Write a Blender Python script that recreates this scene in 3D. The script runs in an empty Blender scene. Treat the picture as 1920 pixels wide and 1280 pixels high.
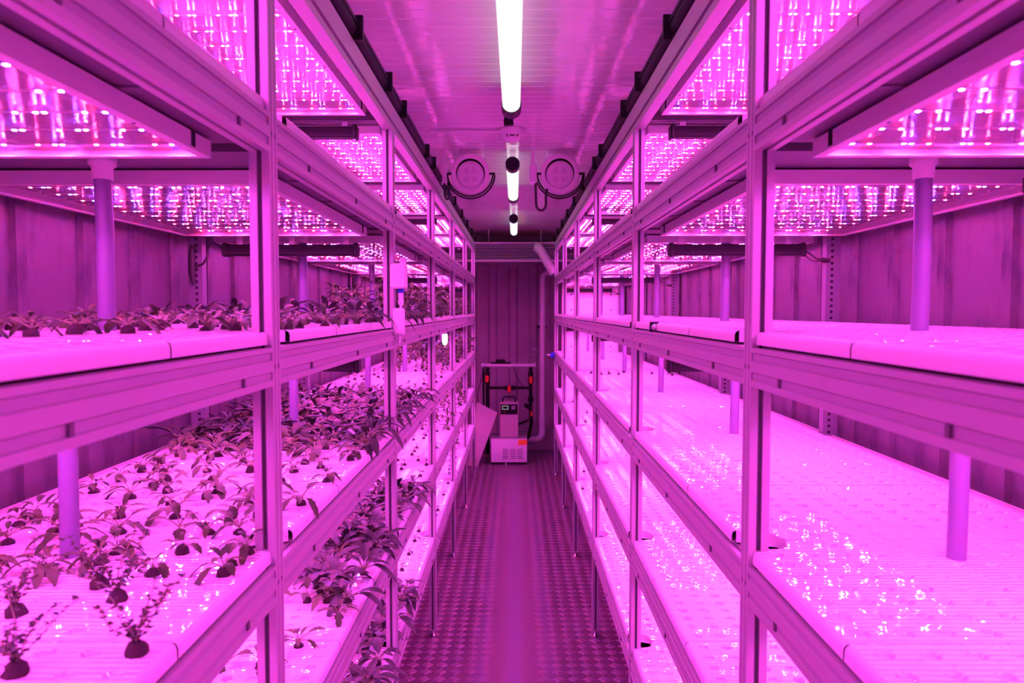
import bpy, math, random
from mathutils import Vector, Matrix
R = math.radians
random.seed(11)
SC = bpy.context.scene
COL = SC.collection

# ------------------------------------------------------------------ camera, world, exposure
H = 1.755
cam = bpy.data.cameras.new('camera')
cam.lens = 24.0; cam.sensor_width = 36.0; cam.sensor_fit = 'HORIZONTAL'
cam.clip_start = 0.02; cam.clip_end = 60
cam.dof.use_dof = True; cam.dof.focus_distance = 2.3; cam.dof.aperture_fstop = 5.6
co = bpy.data.objects.new('camera', cam); COL.objects.link(co)
co.location = (0.007, 0, H)
co.rotation_euler = (R(90 - 2.594), 0, R(0.29))
SC.camera = co
w = bpy.data.worlds.new('world'); SC.world = w; w.use_nodes = True
w.node_tree.nodes['Background'].inputs[0].default_value = (0.3, 0.02, 0.25, 1)
w.node_tree.nodes['Background'].inputs[1].default_value = 0.01
vs = SC.view_settings
vs.view_transform = 'Standard'; vs.look = 'None'; vs.gamma = 1; vs.use_curve_mapping = False
vs.exposure = 0.0
cy = SC.cycles
cy.max_bounces = 9; cy.diffuse_bounces = 5; cy.glossy_bounces = 4; cy.transmission_bounces = 4
cy.transparent_max_bounces = 8; cy.use_denoising = True
cy.sample_clamp_indirect = 6; cy.use_light_tree = True
cy.caustics_reflective = False; cy.caustics_refractive = False
LED = 2200.0        # brightness of one grow-light chip
TUBE = 1.03         # brightness of the ceiling tube lights

# ------------------------------------------------------------------ materials
def new_mat(name):
    m = bpy.data.materials.new(name); m.use_nodes = True
    nt = m.node_tree
    return m, nt, nt.nodes['Principled BSDF']
def pmat(name, col, rough=0.5, metal=0.0, spec=0.5, noise=None, bump=None):
    m, nt, b = new_mat(name)
    b.inputs['Base Color'].default_value = (*col, 1)
    b.inputs['Roughness'].default_value = rough
    b.inputs['Metallic'].default_value = metal
    b.inputs['Specular IOR Level'].default_value = spec
    if noise:
        sc, dark = noise
        tc = nt.nodes.new('ShaderNodeTexCoord'); n = nt.nodes.new('ShaderNodeTexNoise')
        n.inputs['Scale'].default_value = sc; n.inputs['Detail'].default_value = 4
        nt.links.new(tc.outputs['Object'], n.inputs['Vector'])
        r = nt.nodes.new('ShaderNodeValToRGB')
        r.color_ramp.elements[0].position = .3; r.color_ramp.elements[1].position = .7
        r.color_ramp.elements[0].color = (col[0]*dark, col[1]*dark, col[2]*dark, 1)
        r.color_ramp.elements[1].color = (*col, 1)
        nt.links.new(n.outputs['Fac'], r.inputs['Fac']); nt.links.new(r.outputs['Color'], b.inputs['Base Color'])
    if bump:
        sc, st = bump
        tc = nt.nodes.new('ShaderNodeTexCoord'); n = nt.nodes.new('ShaderNodeTexNoise')
        n.inputs['Scale'].default_value = sc
        nt.links.new(tc.outputs['Object'], n.inputs['Vector'])
        bp = nt.nodes.new('ShaderNodeBump'); bp.inputs['Strength'].default_value = st; bp.inputs['Distance'].default_value = .004
        nt.links.new(n.outputs['Fac'], bp.inputs['Height']); nt.links.new(bp.outputs['Normal'], b.inputs['Normal'])
    return m
def emat(name, col, s):
    m, nt, b = new_mat(name)
    nt.nodes.remove(b)
    e = nt.nodes.new('ShaderNodeEmission'); e.inputs[0].default_value = (*col, 1); e.inputs[1].default_value = s
    nt.links.new(e.outputs[0], nt.nodes['Material Output'].inputs[0])
    return m
M = {}
M['alu'] = pmat('anodised aluminium', (.44, .44, .46), .42, .3, noise=(3, .9))
M['alu_groove'] = pmat('aluminium groove', (.34, .34, .37), .5, .3)
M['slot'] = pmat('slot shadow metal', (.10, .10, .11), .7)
M['white'] = pmat('white enamel', (.86, .86, .87), .35, noise=(2, .95))
M['white_dull'] = pmat('matt white plastic', (.78, .78, .8), .55)
M['black'] = pmat('black plastic', (.008, .007, .009), .45, spec=.2)
M['darkgrey'] = pmat('dark grey housing', (.010, .008, .011), .6, spec=.15)
M['under'] = pmat('white tray plastic darkened as shade', (.055, .05, .06), .6)  # the trays are white; the shade beneath them is put into this colour
M['crossmetal'] = pmat('crossbar metal darkened as shade', (.08, .075, .085), .5, .3)  # darker than the frame: the unlit look of the crossbars is painted in
M['rubber'] = pmat('black rubber', (.02, .02, .022), .6)
M['pipe'] = pmat('grey plastic pipe', (.17, .15, .26), .42)
M['pvc'] = pmat('white pvc pipe', (.72, .72, .74), .4)
M['perf'] = pmat('galvanised angle', (.20, .20, .24), .42, .4)
M['hole'] = pmat('punched hole', (.01, .01, .012), .9)
M['steel'] = pmat('bright steel', (.8, .8, .8), .18, 1.0)
M['foam'] = pmat('dark peat plug', (.03, .018, .021), .95, bump=(220, .8))
M['red'] = pmat('red valve handle', (.8, .05, .02), .4)
M['orange'] = pmat('orange sticker', (.95, .30, .03), .5)
M['blue'] = pmat('blue plastic', (.02, .04, .5), .4)
M['board'] = pmat('beige board', (.48, .42, .40), .6, noise=(3, .85))
M['trunk'] = pmat('grey lacquered metal', (.42, .42, .43), .4, .2)
M['tube_light'] = emat('lit tube diffuser', (1, .97, 1), TUBE)
M['led_red'] = emat('red led chip', (1, .030, .12), LED)
M['led_blue'] = emat('blue led chip', (.15, .050, 1.0), LED)
M['led_pink'] = emat('far red led chip', (.9, .062, .45), LED)
M['display'] = emat('display frame', (.8, .7, .9), .8)
M['red_reflection'] = emat('red stand-in reflection', (1, .03, .01), .5)  # glow standing in for reflected red light, no fitting of its own
# reflector board inside the grow light: white lacquer with satin gloss
m, nt, b = new_mat('satin reflector board')
b.inputs['Base Color'].default_value = (.50, .48, .54, 1); b.inputs['Roughness'].default_value = .13
b.inputs['Specular IOR Level'].default_value = 1.0; b.inputs['Metallic'].default_value = .55
# brushed across: normals scatter along the bay, so each chip mirrors as a streak
ge = nt.nodes.new('ShaderNodeNewGeometry'); wn = nt.nodes.new('ShaderNodeTexWhiteNoise'); wn.noise_dimensions = '3D'
sb = nt.nodes.new('ShaderNodeMath'); sb.operation = 'SUBTRACT'; sb.inputs[1].default_value = .5
mu = nt.nodes.new('ShaderNodeMath'); mu.operation = 'MULTIPLY'; mu.inputs[1].default_value = .55
cb = nt.nodes.new('ShaderNodeCombineXYZ'); va = nt.nodes.new('ShaderNodeVectorMath'); va.operation = 'ADD'; vn = nt.nodes.new('ShaderNodeVectorMath'); vn.operation = 'NORMALIZE'
nt.links.new(ge.outputs['Position'], wn.inputs['Vector']); nt.links.new(wn.outputs['Value'], sb.inputs[0]); nt.links.new(sb.outputs[0], mu.inputs[0])
nt.links.new(mu.outputs[0], cb.inputs['Y']); nt.links.new(ge.outputs['Normal'], va.inputs[0]); nt.links.new(cb.outputs[0], va.inputs[1])
nt.links.new(va.outputs[0], vn.inputs[0]); nt.links.new(vn.outputs[0], b.inputs['Normal'])
M['reflector'] = m
# clear acrylic cover: mostly see-through, mirror-like at grazing angles
m, nt, b = new_mat('clear acrylic'); nt.nodes.remove(b)
tr = nt.nodes.new('ShaderNodeBsdfTransparent'); tr.inputs[0].default_value = (.97, .95, .98, 1)
gl = nt.nodes.new('ShaderNodeBsdfGlossy'); gl.inputs['Roughness'].default_value = .06
fr = nt.nodes.new('ShaderNodeFresnel'); fr.inputs[0].default_value = 1.45
tc = nt.nodes.new('ShaderNodeTexCoord'); nz = nt.nodes.new('ShaderNodeTexNoise'); nz.inputs['Scale'].default_value = 9
bp = nt.nodes.new('ShaderNodeBump'); bp.inputs['Strength'].default_value = .25; bp.inputs['Distance'].default_value = .01
mx = nt.nodes.new('ShaderNodeMixShader')
nt.links.new(tc.outputs['Object'], nz.inputs['Vector']); nt.links.new(nz.outputs['Fac'], bp.inputs['Height'])
nt.links.new(bp.outputs['Normal'], gl.inputs['Normal'])
ge = nt.nodes.new('ShaderNodeNewGeometry'); iv = nt.nodes.new('ShaderNodeMath'); iv.operation = 'SUBTRACT'; iv.inputs[0].default_value = 1
ml = nt.nodes.new('ShaderNodeMath'); ml.operation = 'MULTIPLY'
nt.links.new(ge.outputs['Backfacing'], iv.inputs[1]); nt.links.new(fr.outputs[0], ml.inputs[0]); nt.links.new(iv.outputs[0], ml.inputs[1])
nt.links.new(ml.outputs[0], mx.inputs[0]); nt.links.new(tr.outputs[0], mx.inputs[1]); nt.links.new(gl.outputs[0], mx.inputs[2])
nt.links.new(mx.outputs[0], nt.nodes['Material Output'].inputs[0])
M['acrylic'] = m
# wet white raft: ribs across, droplets
m, nt, b = new_mat('wet white raft foam')
b.inputs['Base Color'].default_value = (.88, .88, .90, 1)
b.inputs['Roughness'].default_value = .28; b.inputs['Coat Weight'].default_value = .8; b.inputs['Coat Roughness'].default_value = .03
tc = nt.nodes.new('ShaderNodeTexCoord'); wv = nt.nodes.new('ShaderNodeTexWave')
wv.wave_type = 'BANDS'; wv.bands_direction = 'Y'; wv.wave_profile = 'SIN'; wv.inputs['Scale'].default_value = 26.0
wv.inputs['Distortion'].default_value = .25
nz = nt.nodes.new('ShaderNodeTexNoise'); nz.inputs['Scale'].default_value = 150; nz.inputs['Detail'].default_value = 2
nl = nt.nodes.new('ShaderNodeTexNoise'); nl.inputs['Scale'].default_value = 7
pw = nt.nodes.new('ShaderNodeMath'); pw.operation = 'POWER'; pw.inputs[1].default_value = 4.0
ad = nt.nodes.new('ShaderNodeMath'); ad.operation = 'MULTIPLY_ADD'; ad.inputs[1].default_value = 2.2
bp = nt.nodes.new('ShaderNodeBump'); bp.inputs['Strength'].default_value = 1.0; bp.inputs['Distance'].default_value = .005
nt.links.new(tc.outputs['Object'], wv.inputs['Vector']); nt.links.new(tc.outputs['Object'], nz.inputs['Vector'])
nt.links.new(nz.outputs['Fac'], pw.inputs[0]); nt.links.new(pw.outputs[0], ad.inputs[0]); nt.links.new(wv.outputs['Fac'], ad.inputs[2])
nt.links.new(ad.outputs[0], bp.inputs['Height']); nt.links.new(bp.outputs['Normal'], b.inputs['Normal'])
n3 = nt.nodes.new('ShaderNodeTexNoise'); n3.inputs['Scale'].default_value = 45; n3.inputs['Detail'].default_value = 1
b3 = nt.nodes.new('ShaderNodeBump'); b3.inputs['Strength'].default_value = .10; b3.inputs['Distance'].default_value = .003
nt.links.new(tc.outputs['Object'], n3.inputs['Vector']); nt.links.new(n3.outputs['Fac'], b3.inputs['Height'])
nt.links.new(b3.outputs['Normal'], b.inputs['Coat Normal'])
M['raft'] = m
M['raft_edge'] = pmat('white raft edge with painted shade', (.66, .66, .68), .35)  # same white raft; the lip's dimmer light is put into this tone
M['drop'] = pmat('water droplet on white', (.80, .80, .84), .04, spec=1.0)
# container wall sheet: galvanised / painted, scuffed
m, nt, b = new_mat('scuffed wall sheet')
b.inputs['Roughness'].default_value = .40; b.inputs['Metallic'].default_value = .25
tc = nt.nodes.new('ShaderNodeTexCoord'); mp = nt.nodes.new('ShaderNodeMapping'); mp.inputs['Scale'].default_value = (1, 2.0, .9)
n1 = nt.nodes.new('ShaderNodeTexNoise'); n1.inputs['Scale'].default_value = 3.5; n1.inputs['Detail'].default_value = 7; n1.inputs['Roughness'].default_value = .65
r1 = nt.nodes.new('ShaderNodeValToRGB')
r1.color_ramp.elements[0].position = .34; r1.color_ramp.elements[0].color = (.035, .028, .045, 1)
r1.color_ramp.elements[1].position = .50; r1.color_ramp.elements[1].color = (.10, .082, .105, 1)
nt.links.new(tc.outputs['Object'], mp.inputs[0]); nt.links.new(mp.outputs[0], n1.inputs['Vector'])
nt.links.new(n1.outputs['Fac'], r1.inputs[0]); nt.links.new(r1.outputs[0], b.inputs['Base Color'])
n2 = nt.nodes.new('ShaderNodeTexNoise'); n2.inputs['Scale'].default_value = 14; n2.inputs['Detail'].default_value = 3
nt.links.new(mp.outputs[0], n2.inputs['Vector'])
bp = nt.nodes.new('ShaderNodeBump'); bp.inputs['Strength'].default_value = .25; bp.inputs['Distance'].default_value = .004
nt.links.new(n2.outputs['Fac'], bp.inputs['Height']); nt.links.new(bp.outputs['Normal'], b.inputs['Normal'])
M['wall'] = m
M['endwall'] = pmat('dark painted end wall', (.58, .48, .54), .55, noise=(2.5, .75))
# ceiling: glossy white boards, slightly wavy
m, nt, b = new_mat('glossy white ceiling board')
b.inputs['Base Color'].default_value = (.94, .91, .94, 1); b.inputs['Roughness'].default_value = .2
b.inputs['Coat Weight'].default_value = .8; b.inputs['Coat Roughness'].default_value = .04; b.inputs['Coat IOR'].default_value = 1.7
tc = nt.nodes.new('ShaderNodeTexCoord'); n1 = nt.nodes.new('ShaderNodeTexNoise'); n1.inputs['Scale'].default_value = 12; n1.inputs['Detail'].default_value = 2
bp = nt.nodes.new('ShaderNodeBump'); bp.inputs['Strength'].default_value = .35; bp.inputs['Distance'].default_value = .006
nt.links.new(tc.outputs['Object'], n1.inputs['Vector'])
nt.links.new(n1.outputs['Fac'], bp.inputs['Height']); nt.links.new(bp.outputs['Normal'], b.inputs['Normal']); nt.links.new(bp.outputs['Normal'], b.inputs['Coat Normal'])
M['ceiling'] = m
# floor: dark grey non-slip plate, polished where people walk
m, nt, b = new_mat('grey non-slip plate')
tc = nt.nodes.new('ShaderNodeTexCoord'); n1 = nt.nodes.new('ShaderNodeTexNoise'); n1.inputs['Scale'].default_value = 2.2; n1.inputs['Detail'].default_value = 6
r1 = nt.nodes.new('ShaderNodeValToRGB')
r1.color_ramp.elements[0].position = .3; r1.color_ramp.elements[0].color = (.15, .09, .12, 1)
r1.color_ramp.elements[1].position = .7; r1.color_ramp.elements[1].color = (.24, .155, .20, 1)
nt.links.new(tc.outputs['Object'], n1.inputs['Vector']); nt.links.new(n1.outputs['Fac'], r1.inputs[0])
sx = nt.nodes.new('ShaderNodeSeparateXYZ'); ab = nt.nodes.new('ShaderNodeMath'); ab.operation = 'ABSOLUTE'
mr = nt.nodes.new('ShaderNodeMapRange'); mr.inputs['From Min'].default_value = .06; mr.inputs['From Max'].default_value = .26
mr.inputs['To Min'].default_value = 1; mr.inputs['To Max'].default_value = 0
mc = nt.nodes.new('ShaderNodeMix'); mc.data_type = 'RGBA'; mc.inputs[7].default_value = (.31, .21, .27, 1)
nt.links.new(tc.outputs['Object'], sx.inputs[0]); nt.links.new(sx.outputs['X'], ab.inputs[0]); nt.links.new(ab.outputs[0], mr.inputs['Value'])
nt.links.new(mr.outputs[0], mc.inputs[0]); nt.links.new(r1.outputs[0], mc.inputs[6]); nt.links.new(mc.outputs[2], b.inputs['Base Color'])
b.inputs['Roughness'].default_value = .42; b.inputs['Metallic'].default_value = .25
M['floor'] = m
M['tread'] = pmat('worn plate tread', (.31, .20, .26), .5, .1)
def leafmat(name, c1, c2):
    m, nt, b = new_mat(name)
    oi = nt.nodes.new('ShaderNodeObjectInfo'); r = nt.nodes.new('ShaderNodeValToRGB')
    r.color_ramp.elements[0].color = (*c1, 1); r.color_ramp.elements[1].color = (*c2, 1)
    nt.links.new(oi.outputs['Random'], r.inputs[0]); nt.links.new(r.outputs[0], b.inputs['Base Color'])
    b.inputs['Roughness'].default_value = .5
    b.inputs['Specular IOR Level'].default_value = .3
    return m
M['leaf_green'] = leafmat('rocket leaf', (.026, .055, .014), (.052, .08, .022))
M['leaf_grey'] = leafmat('sage leaf', (.022, .036, .025), (.046, .058, .042))
M['leaf_dark'] = leafmat('thyme leaf', (.02, .04, .016), (.038, .055, .022))
M['stalk'] = pmat('plant stalk', (.20, .24, .12), .5)

# ------------------------------------------------------------------ mesh helpers
class MB:
    def __init__(s): s.v = []; s.f = []; s.m = []; s.mats = []; s.smooth = []
    def mi(s, mat):
        if mat not in s.mats: s.mats.append(mat)
        return s.mats.index(mat)
    def add(s, vs_, fs, mat, smooth=False):
        o = len(s.v); k = s.mi(mat)
        s.v += [tuple(p) for p in vs_]
        for f in fs: s.f.append([i + o for i in f]); s.m.append(k); s.smooth.append(smooth)
    def box(s, x0, x1, y0, y1, z0, z1, mat):
        if x0 > x1: x0, x1 = x1, x0
        if y0 > y1: y0, y1 = y1, y0
        if z0 > z1: z0, z1 = z1, z0
        s.add([(x0,y0,z0),(x1,y0,z0),(x1,y1,z0),(x0,y1,z0),(x0,y0,z1),(x1,y0,z1),(x1,y1,z1),(x0,y1,z1)],
              [(0,3,2,1),(4,5,6,7),(0,1,5,4),(1,2,6,5),(2,3,7,6),(3,0,4,7)], mat)
    def bbox(s, x0, x1, y0, y1, z0, z1, mat, b=.003):
        """box with chamfered vertical and top edges"""
        if x0 > x1: x0, x1 = x1, x0
        prof = [(x0+b,y0),(x1-b,y0),(x1,y0+b),(x1,y1-b),(x1-b,y1),(x0+b,y1),(x0,y1-b),(x0,y0+b)]
        cx, cy_ = (x0+x1)/2, (y0+y1)/2
        def inset(p):
            return (p[0] + (b if p[0] < cx else -b)*.8, p[1] + (b if p[1] < cy_ else -b)*.8)
        rings = [[(*inset(p), z0) for p in prof], [(*p, z0+b) for p in prof], [(*p, z1-b) for p in prof], [(*inset(p), z1) for p in prof]]
        vs_ = [q for r in rings for q in r]; fs = []
        for k in range(3):
            for i in range(8): j = (i+1) % 8; fs.append((k*8+i, k*8+j, k*8+8+j, k*8+8+i))
        fs.append(tuple(range(7, -1, -1))); fs.append(tuple(range(24, 32)))
        s.add(vs_, fs, mat)
    def prism(s, prof, axis, t0, t1, mat, smooth=False, caps=True):
        """extrude a closed 2D profile along an axis"""
        n = len(prof)
        def P(p, t):
            return (t, p[0], p[1]) if axis == 'x' else ((p[0], t, p[1]) if axis == 'y' else (p[0], p[1], t))
        vs_ = [P(p, t0) for p in prof] + [P(p, t1) for p in prof]
        fs = [(i, (i+1) % n, n + (i+1) % n, n + i) for i in range(n)]
        s.add(vs_, fs, mat, smooth)
        if caps: s.add(vs_, [tuple(range(n-1, -1, -1)), tuple(range(n, 2*n))], mat)
    def tube(s, pts, r, mat, n=10, caps=True, rad=None):
        pts = [Vector(p) for p in pts]
        vs_ = []; up = None
        for i, p in enumerate(pts):
            t = (pts[min(i+1, len(pts)-1)] - pts[max(i-1, 0)])
            t = t.normalized() if t.length > 1e-9 else Vector((0,0,1))
            if up is None:
                a = Vector((0,0,1)) if abs(t.z) < .9 else Vector((1,0,0)); up = (a - t*a.dot(t)).normalized()
            else:
                up = (up - t*up.dot(t)); up = up.normalized() if up.length > 1e-6 else Vector((1,0,0))
            sd = t.cross(up); rr = rad[i] if rad else r
            for k in range(n):
                a = 2*math.pi*k/n; vs_.append(p + (up*math.cos(a) + sd*math.sin(a))*rr)
        fs = []
        for i in range(len(pts)-1):
            for k in range(n):
                k2 = (k+1) % n; fs.append((i*n+k, i*n+k2, (i+1)*n+k2, (i+1)*n+k))
        s.add(vs_, fs, mat, True)
        if caps: s.add(vs_, [tuple(range(n-1, -1, -1)), tuple(range(len(vs_)-n, len(vs_)))], mat)
    def lathe(s, prof, mat, n=24, M4=None):
        """prof: (r, z) list, revolved about z, optionally transformed"""
        vs_ = []
        for r, z in prof:
            for k in range(n):
                a = 2*math.pi*k/n; vs_.append(Vector((r*math.cos(a), r*math.sin(a), z)))
        if M4 is not None: vs_ = [M4 @ v for v in vs_]
        fs = []
        for i in range(len(prof)-1):
            for k in range(n):
                k2 = (k+1) % n; fs.append((i*n+k, i*n+k2, (i+1)*n+k2, (i+1)*n+k))
        s.add(vs_, fs, mat, True)
    def mesh(s, name):
        me = bpy.data.meshes.new(name)
        me.from_pydata([tuple(v) for v in s.v], [], s.f)
        for mt in s.mats: me.materials.append(mt)
        me.polygons.foreach_set('material_index', s.m)
        me.polygons.foreach_set('use_smooth', s.smooth)
        me.update()
        return me
def link(name, me, parent=None, loc=(0,0,0), rot=(0,0,0), scale=(1,1,1)):
    o = bpy.data.objects.new(name, me); COL.objects.link(o)
    if parent is not None: o.parent = parent
    o.location = loc; o.rotation_euler = rot; o.scale = scale
    return o
def tag(o, label=None, cat=None, group=None, kind=None):
    if label: o['label'] = label
    if cat: o['category'] = cat
    if group: o['group'] = group
    if kind: o['kind'] = kind
    return o
def thing(name, label, cat, loc=(0,0,0), group=None, rot=(0,0,0)):
    return tag(link(name, None, None, loc, rot), label, cat, group)

ORD = ['bottom', 'second', 'third', 'fourth', 'fifth']
BAY = ['first', 'second', 'third', 'fourth', 'fifth', 'sixth']
SIDE = {-1: 'left', 1: 'right'}
A = 0.420                                   # half width of the aisle
W = 1.18                                    # half width of the room
P = [1.235 + 1.2*i for i in range(-1, 6)]   # far edges of the front posts
BB = [H - 1.306, H - .914, H - .522, H - .133, H + .275]     # undersides of the shelf beams
BH = .068
RT = [b + .095 for b in BB]                 # top of the rafts
RAIL = (H + .628, H + .712)
CEIL = H + .925
Y0, Y1 = -1.35, 9.0                         # room from back to front

# ------------------------------------------------------------------ the room
mb = MB(); mb.box(-W-.03, W+.03, Y0, Y1, -.06, 0, M['floor'])
floor = tag(link('floor', mb.mesh('floor')), 'grey non-slip metal floor', kind='structure')
mb = MB()
for i in range(int(8.3/.064)):
    y = .3 + i*.064
    for j in range(-16, 17):
        x = j*.0715
        worn = max(0, 1 - abs(x + .01)/.22)
        hh = .0034*(1 - .95*min(1, worn*1.6))
        if hh < .0004: continue
        a, b_ = .033, .029
        mb.add([(x-a,y,0.0),(x,y-b_,0.0),(x+a,y,0.0),(x,y+b_,0.0),(x-a*.55,y,hh),(x,y-b_*.55,hh),(x+a*.55,y,hh),(x,y+b_*.55,hh)],
               [(0,1,5,4),(1,2,6,5),(2,3,7,6),(3,0,4,7),(4,5,6,7)], M['tread'])
tag(link('diamond_tread', mb.mesh('diamond_tread'), floor), 'raised diamond tread of the floor plate', kind='stuff')

# side walls out of formed sheets, every 0.25 m one rib
def wall(side):
    w_ = link('wall_' + SIDE[side], None); tag(w_, SIDE[side] + ' wall of scuffed ribbed metal sheets', kind='structure')
    mb = MB(); d = .25
    s = side
    prof = [(0, 0), (.196, 0), (.203, -.012), (.237, -.012), (.244, 0), (.2495, 0)]
    vs_ = []; 
    for y, x in prof:
        vs_ += [(s*x, y, 0), (s*x, y, CEIL + .02)]
    vs_ += [(s*.02, prof[0][0], 0), (s*.02, prof[0][0], CEIL+.02), (s*.02, .2495, 0), (s*.02, .2495, CEIL+.02)]
    n = len(prof)
    fs = [(2*i, 2*i+1, 2*i+3, 2*i+2) for i in range(n-1)]
    fs += [(2*n, 2*n+1, 1, 0), (2*n-2, 2*n-1, 2*n+3, 2*n+2), (2*n, 2*n+2, 2*n+3, 2*n+1)]
    mb.add(vs_, fs, M['wall'])
    me = mb.mesh('wall_panel')
    y = 1.627 - .25*12 - .22 + .0
    while y < Y1:
        o = link('wall_panel', me, w_, (s*W, y, 0)); y += .25
    return w_
wl, wr = wall(-1), wall(1)

# ceiling boards across the room
cl = link('ceiling', None); tag(cl, 'glossy white ribbed ceiling', kind='structure')
mb = MB(); d = .396
prof = [(0, .004), (.003, 0)]
for k in range(6):
    y = .003 + k*.066
    prof += [(y + .056, 0), (y + .058, .0030), (y + .0625, .0030), (y + .0635, 0)]
prof = [p for p in prof if p[0] < d - .004] + [(d - .001, .004)]
prof += [(d - .001, .03), (0, .03)]
mb.prism(prof, 'x', -W, W, M['ceiling'])
me = mb.mesh('ceiling_board')
y = Y0
while y < 8.2:
    link('ceiling_board', me, cl, (0, y, CEIL)); y += d
CE = y
mb = MB(); mb.box(-W, W, CE + .002, Y1, CEIL - .10, CEIL + .03, M['endwall'])
tag(link('trim_1', mb.mesh('ceiling_end_trim')), 'dark ceiling strip over the end of the aisle', kind='structure')
for nm, x in (('baseboard_left', -W), ('baseboard_right', W)):
    mb = MB(); sgn = -1 if x < 0 else 1
    mb.box(x - sgn*.016, x - sgn*.004, Y0, Y1 - .06, 0, .09, M['trunk'])
    tag(link(nm, mb.mesh(nm)), 'grey metal skirting', kind='structure')
# far wall, corrugated
mb = MB()
prof = [(-W, Y1)]; x = -W + .02
while x < W - .28:
    prof += [(x, Y1), (x + .03, Y1 - .035), (x + .10, Y1 - .035), (x + .13, Y1)]; x += .268
prof += [(W, Y1), (W, Y1 + .05), (-W, Y1 + .05)]
mb.prism(prof, 'z', 0, CEIL + .03, M['endwall'])
tag(link('wall_back', mb.mesh('wall_back')), 'dark corrugated end wall of the container', kind='structure')
mb = MB(); mb.box(-W, W, Y0 - .06, Y0, 0, CEIL + .03, M['white_dull'])
tag(link('wall_front', mb.mesh('wall_front')), 'closed white end wall behind the viewer', kind='structure')

# ------------------------------------------------------------------ rack frames
PW, PD = .036, .040
def post_mesh():
    # local origin: aisle face, far edge ; x grows away from the aisle, y towards the camera is negative
    mb = MB()
    a, b_ = PW, PD
    c = a/2
    prof = [(.0,-b_),(c-.0045,-b_),(c-.0045,-b_+.009),(c+.0045,-b_+.009),(c+.0045,-b_),(a,-b_),(a,-.024),(a-.008,-.024),(a-.008,-.016),(a,-.016),(a,0),
            (c+.0045,0),(c+.0045,-.009),(c-.0045,-.009),(c-.0045,0),(0,0),
            (0,-.008),(.0022,-.0085),(.0022,-.0115),(0,-.012),(0,-.026),(.0022,-.0265),(.0022,-.0295),(0,-.030)]
    mb.prism(prof, 'z', .035, RAIL[0], M['alu'])
    mb.box(c-.0042, c+.0042, -b_+.0078, -b_+.0088, .04, RAIL[0], M['slot'])
    for zz in list(BB):
        for yy in (-.010, -.028):
            mb.box(-.0006, .001, yy-.0025, yy+.0025, zz+.030, zz+.037, M['slot'])
    mb.lathe([(0,0),(.018,0),(.018,.006),(.008,.009),(.008,.036)], M['steel'], 12, Matrix.Translation((c, -b_/2, 0)))
    return mb.mesh('post')
def beam_mesh(L, h=BH, ticks=True):
    # local: aisle face x=0, bottom z=0, from y=0 to L
    mb = MB(); t = .034
    prof = [(0,0),(0,h*.16),(.0035,h*.18),(.0035,h*.36),(0,h*.38),(0,h*.66),(.0035,h*.68),(.0035,h*.86),(0,h*.88),(0,h),
            (.010,h),(.010,h-.006),(.018,h-.006),(.018,h),(t,h),(t,0),(.021,0),(.021,.006),(.013,.006),(.013,0)]
    mb.prism(prof, 'y', 0, L, M['alu'])
    mb.box(.0030, .0036, 0, L, h*.185, h*.355, M['alu_groove'])
    mb.box(.0030, .0036, 0, L, h*.685, h*.855, M['alu_groove'])
    if ticks:
        for k in range(3):
            y = L + .0 - .125 - .42*k
            if y > .02: mb.box(-.0008, .0034, y - .0035, y + .0035, h*.17, h*.37, M['slot'])
    return mb.mesh('beam')
def rail_mesh(L):
    h = RAIL[1] - RAIL[0]; mb = MB()
    prof = [(0,.030),(0,h),(.034,h),(.034,.0),(.002,0),(.002,.020),(.010,.021),(.010,.029)]
    mb.prism(prof, 'y', 0, L, M['alu'])
    mb.box(.0085, .0101, 0, L, .0215, .0285, M['slot'])
    return mb.mesh('top_rail')
def rear_mesh():
    mb = MB()
    prof = [(0,0),(.050,0),(.050,.004),(.004,.004),(.004,.032),(0,.032)]
    mb.prism(prof, 'z', .0, RAIL[1], M['perf'])
    z = .05
    while z < RAIL[1] - .02:
        mb.box(.016, .025, -.0006, .001, z, z + .009, M['hole']); z += .0212
    return mb.mesh('rear_post')
post_me, beam_me, rail_me, rear_me = post_mesh(), beam_mesh(1.16), rail_mesh(1.2), rear_mesh()
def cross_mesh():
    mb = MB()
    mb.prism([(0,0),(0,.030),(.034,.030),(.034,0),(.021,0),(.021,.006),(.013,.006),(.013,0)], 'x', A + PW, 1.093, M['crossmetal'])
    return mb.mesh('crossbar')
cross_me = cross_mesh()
racks = {}
for s in (-1, 1):
    rk = thing('growing_rack', '%s aluminium shelving rack with %s' % (SIDE[s],
               'five tiers full of seedlings' if s < 0 else 'five tiers of mostly empty white rafts'), 'shelving rack')
    racks[s] = rk
    sc = (s, 1, 1)
    for i, p in enumerate(P):
        link('post', post_me, rk, (s*A, p, 0), scale=sc)
        link('rear_post', rear_me, rk, (s*1.093, p - .034, 0), scale=sc)
        for b_ in BB:
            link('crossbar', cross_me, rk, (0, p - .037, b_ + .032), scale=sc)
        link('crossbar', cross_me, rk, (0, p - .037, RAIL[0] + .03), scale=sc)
        if i < len(P) - 1:
            for b_ in BB: link('beam', beam_me, rk, (s*(A), p, b_), scale=sc)
            for b_ in BB:
                link('rear_beam', beam_me, rk, (s*(1.127), p + .004, b_ + .016), scale=(-s, .993, 1))
    for i in range(-1, len(P) - 1):
        link('top_rail', rail_me, rk, (s*A, P[i] if i >= 0 else P[0]-1.2, RAIL[0] + .0), scale=(s, 1, 1))

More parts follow.
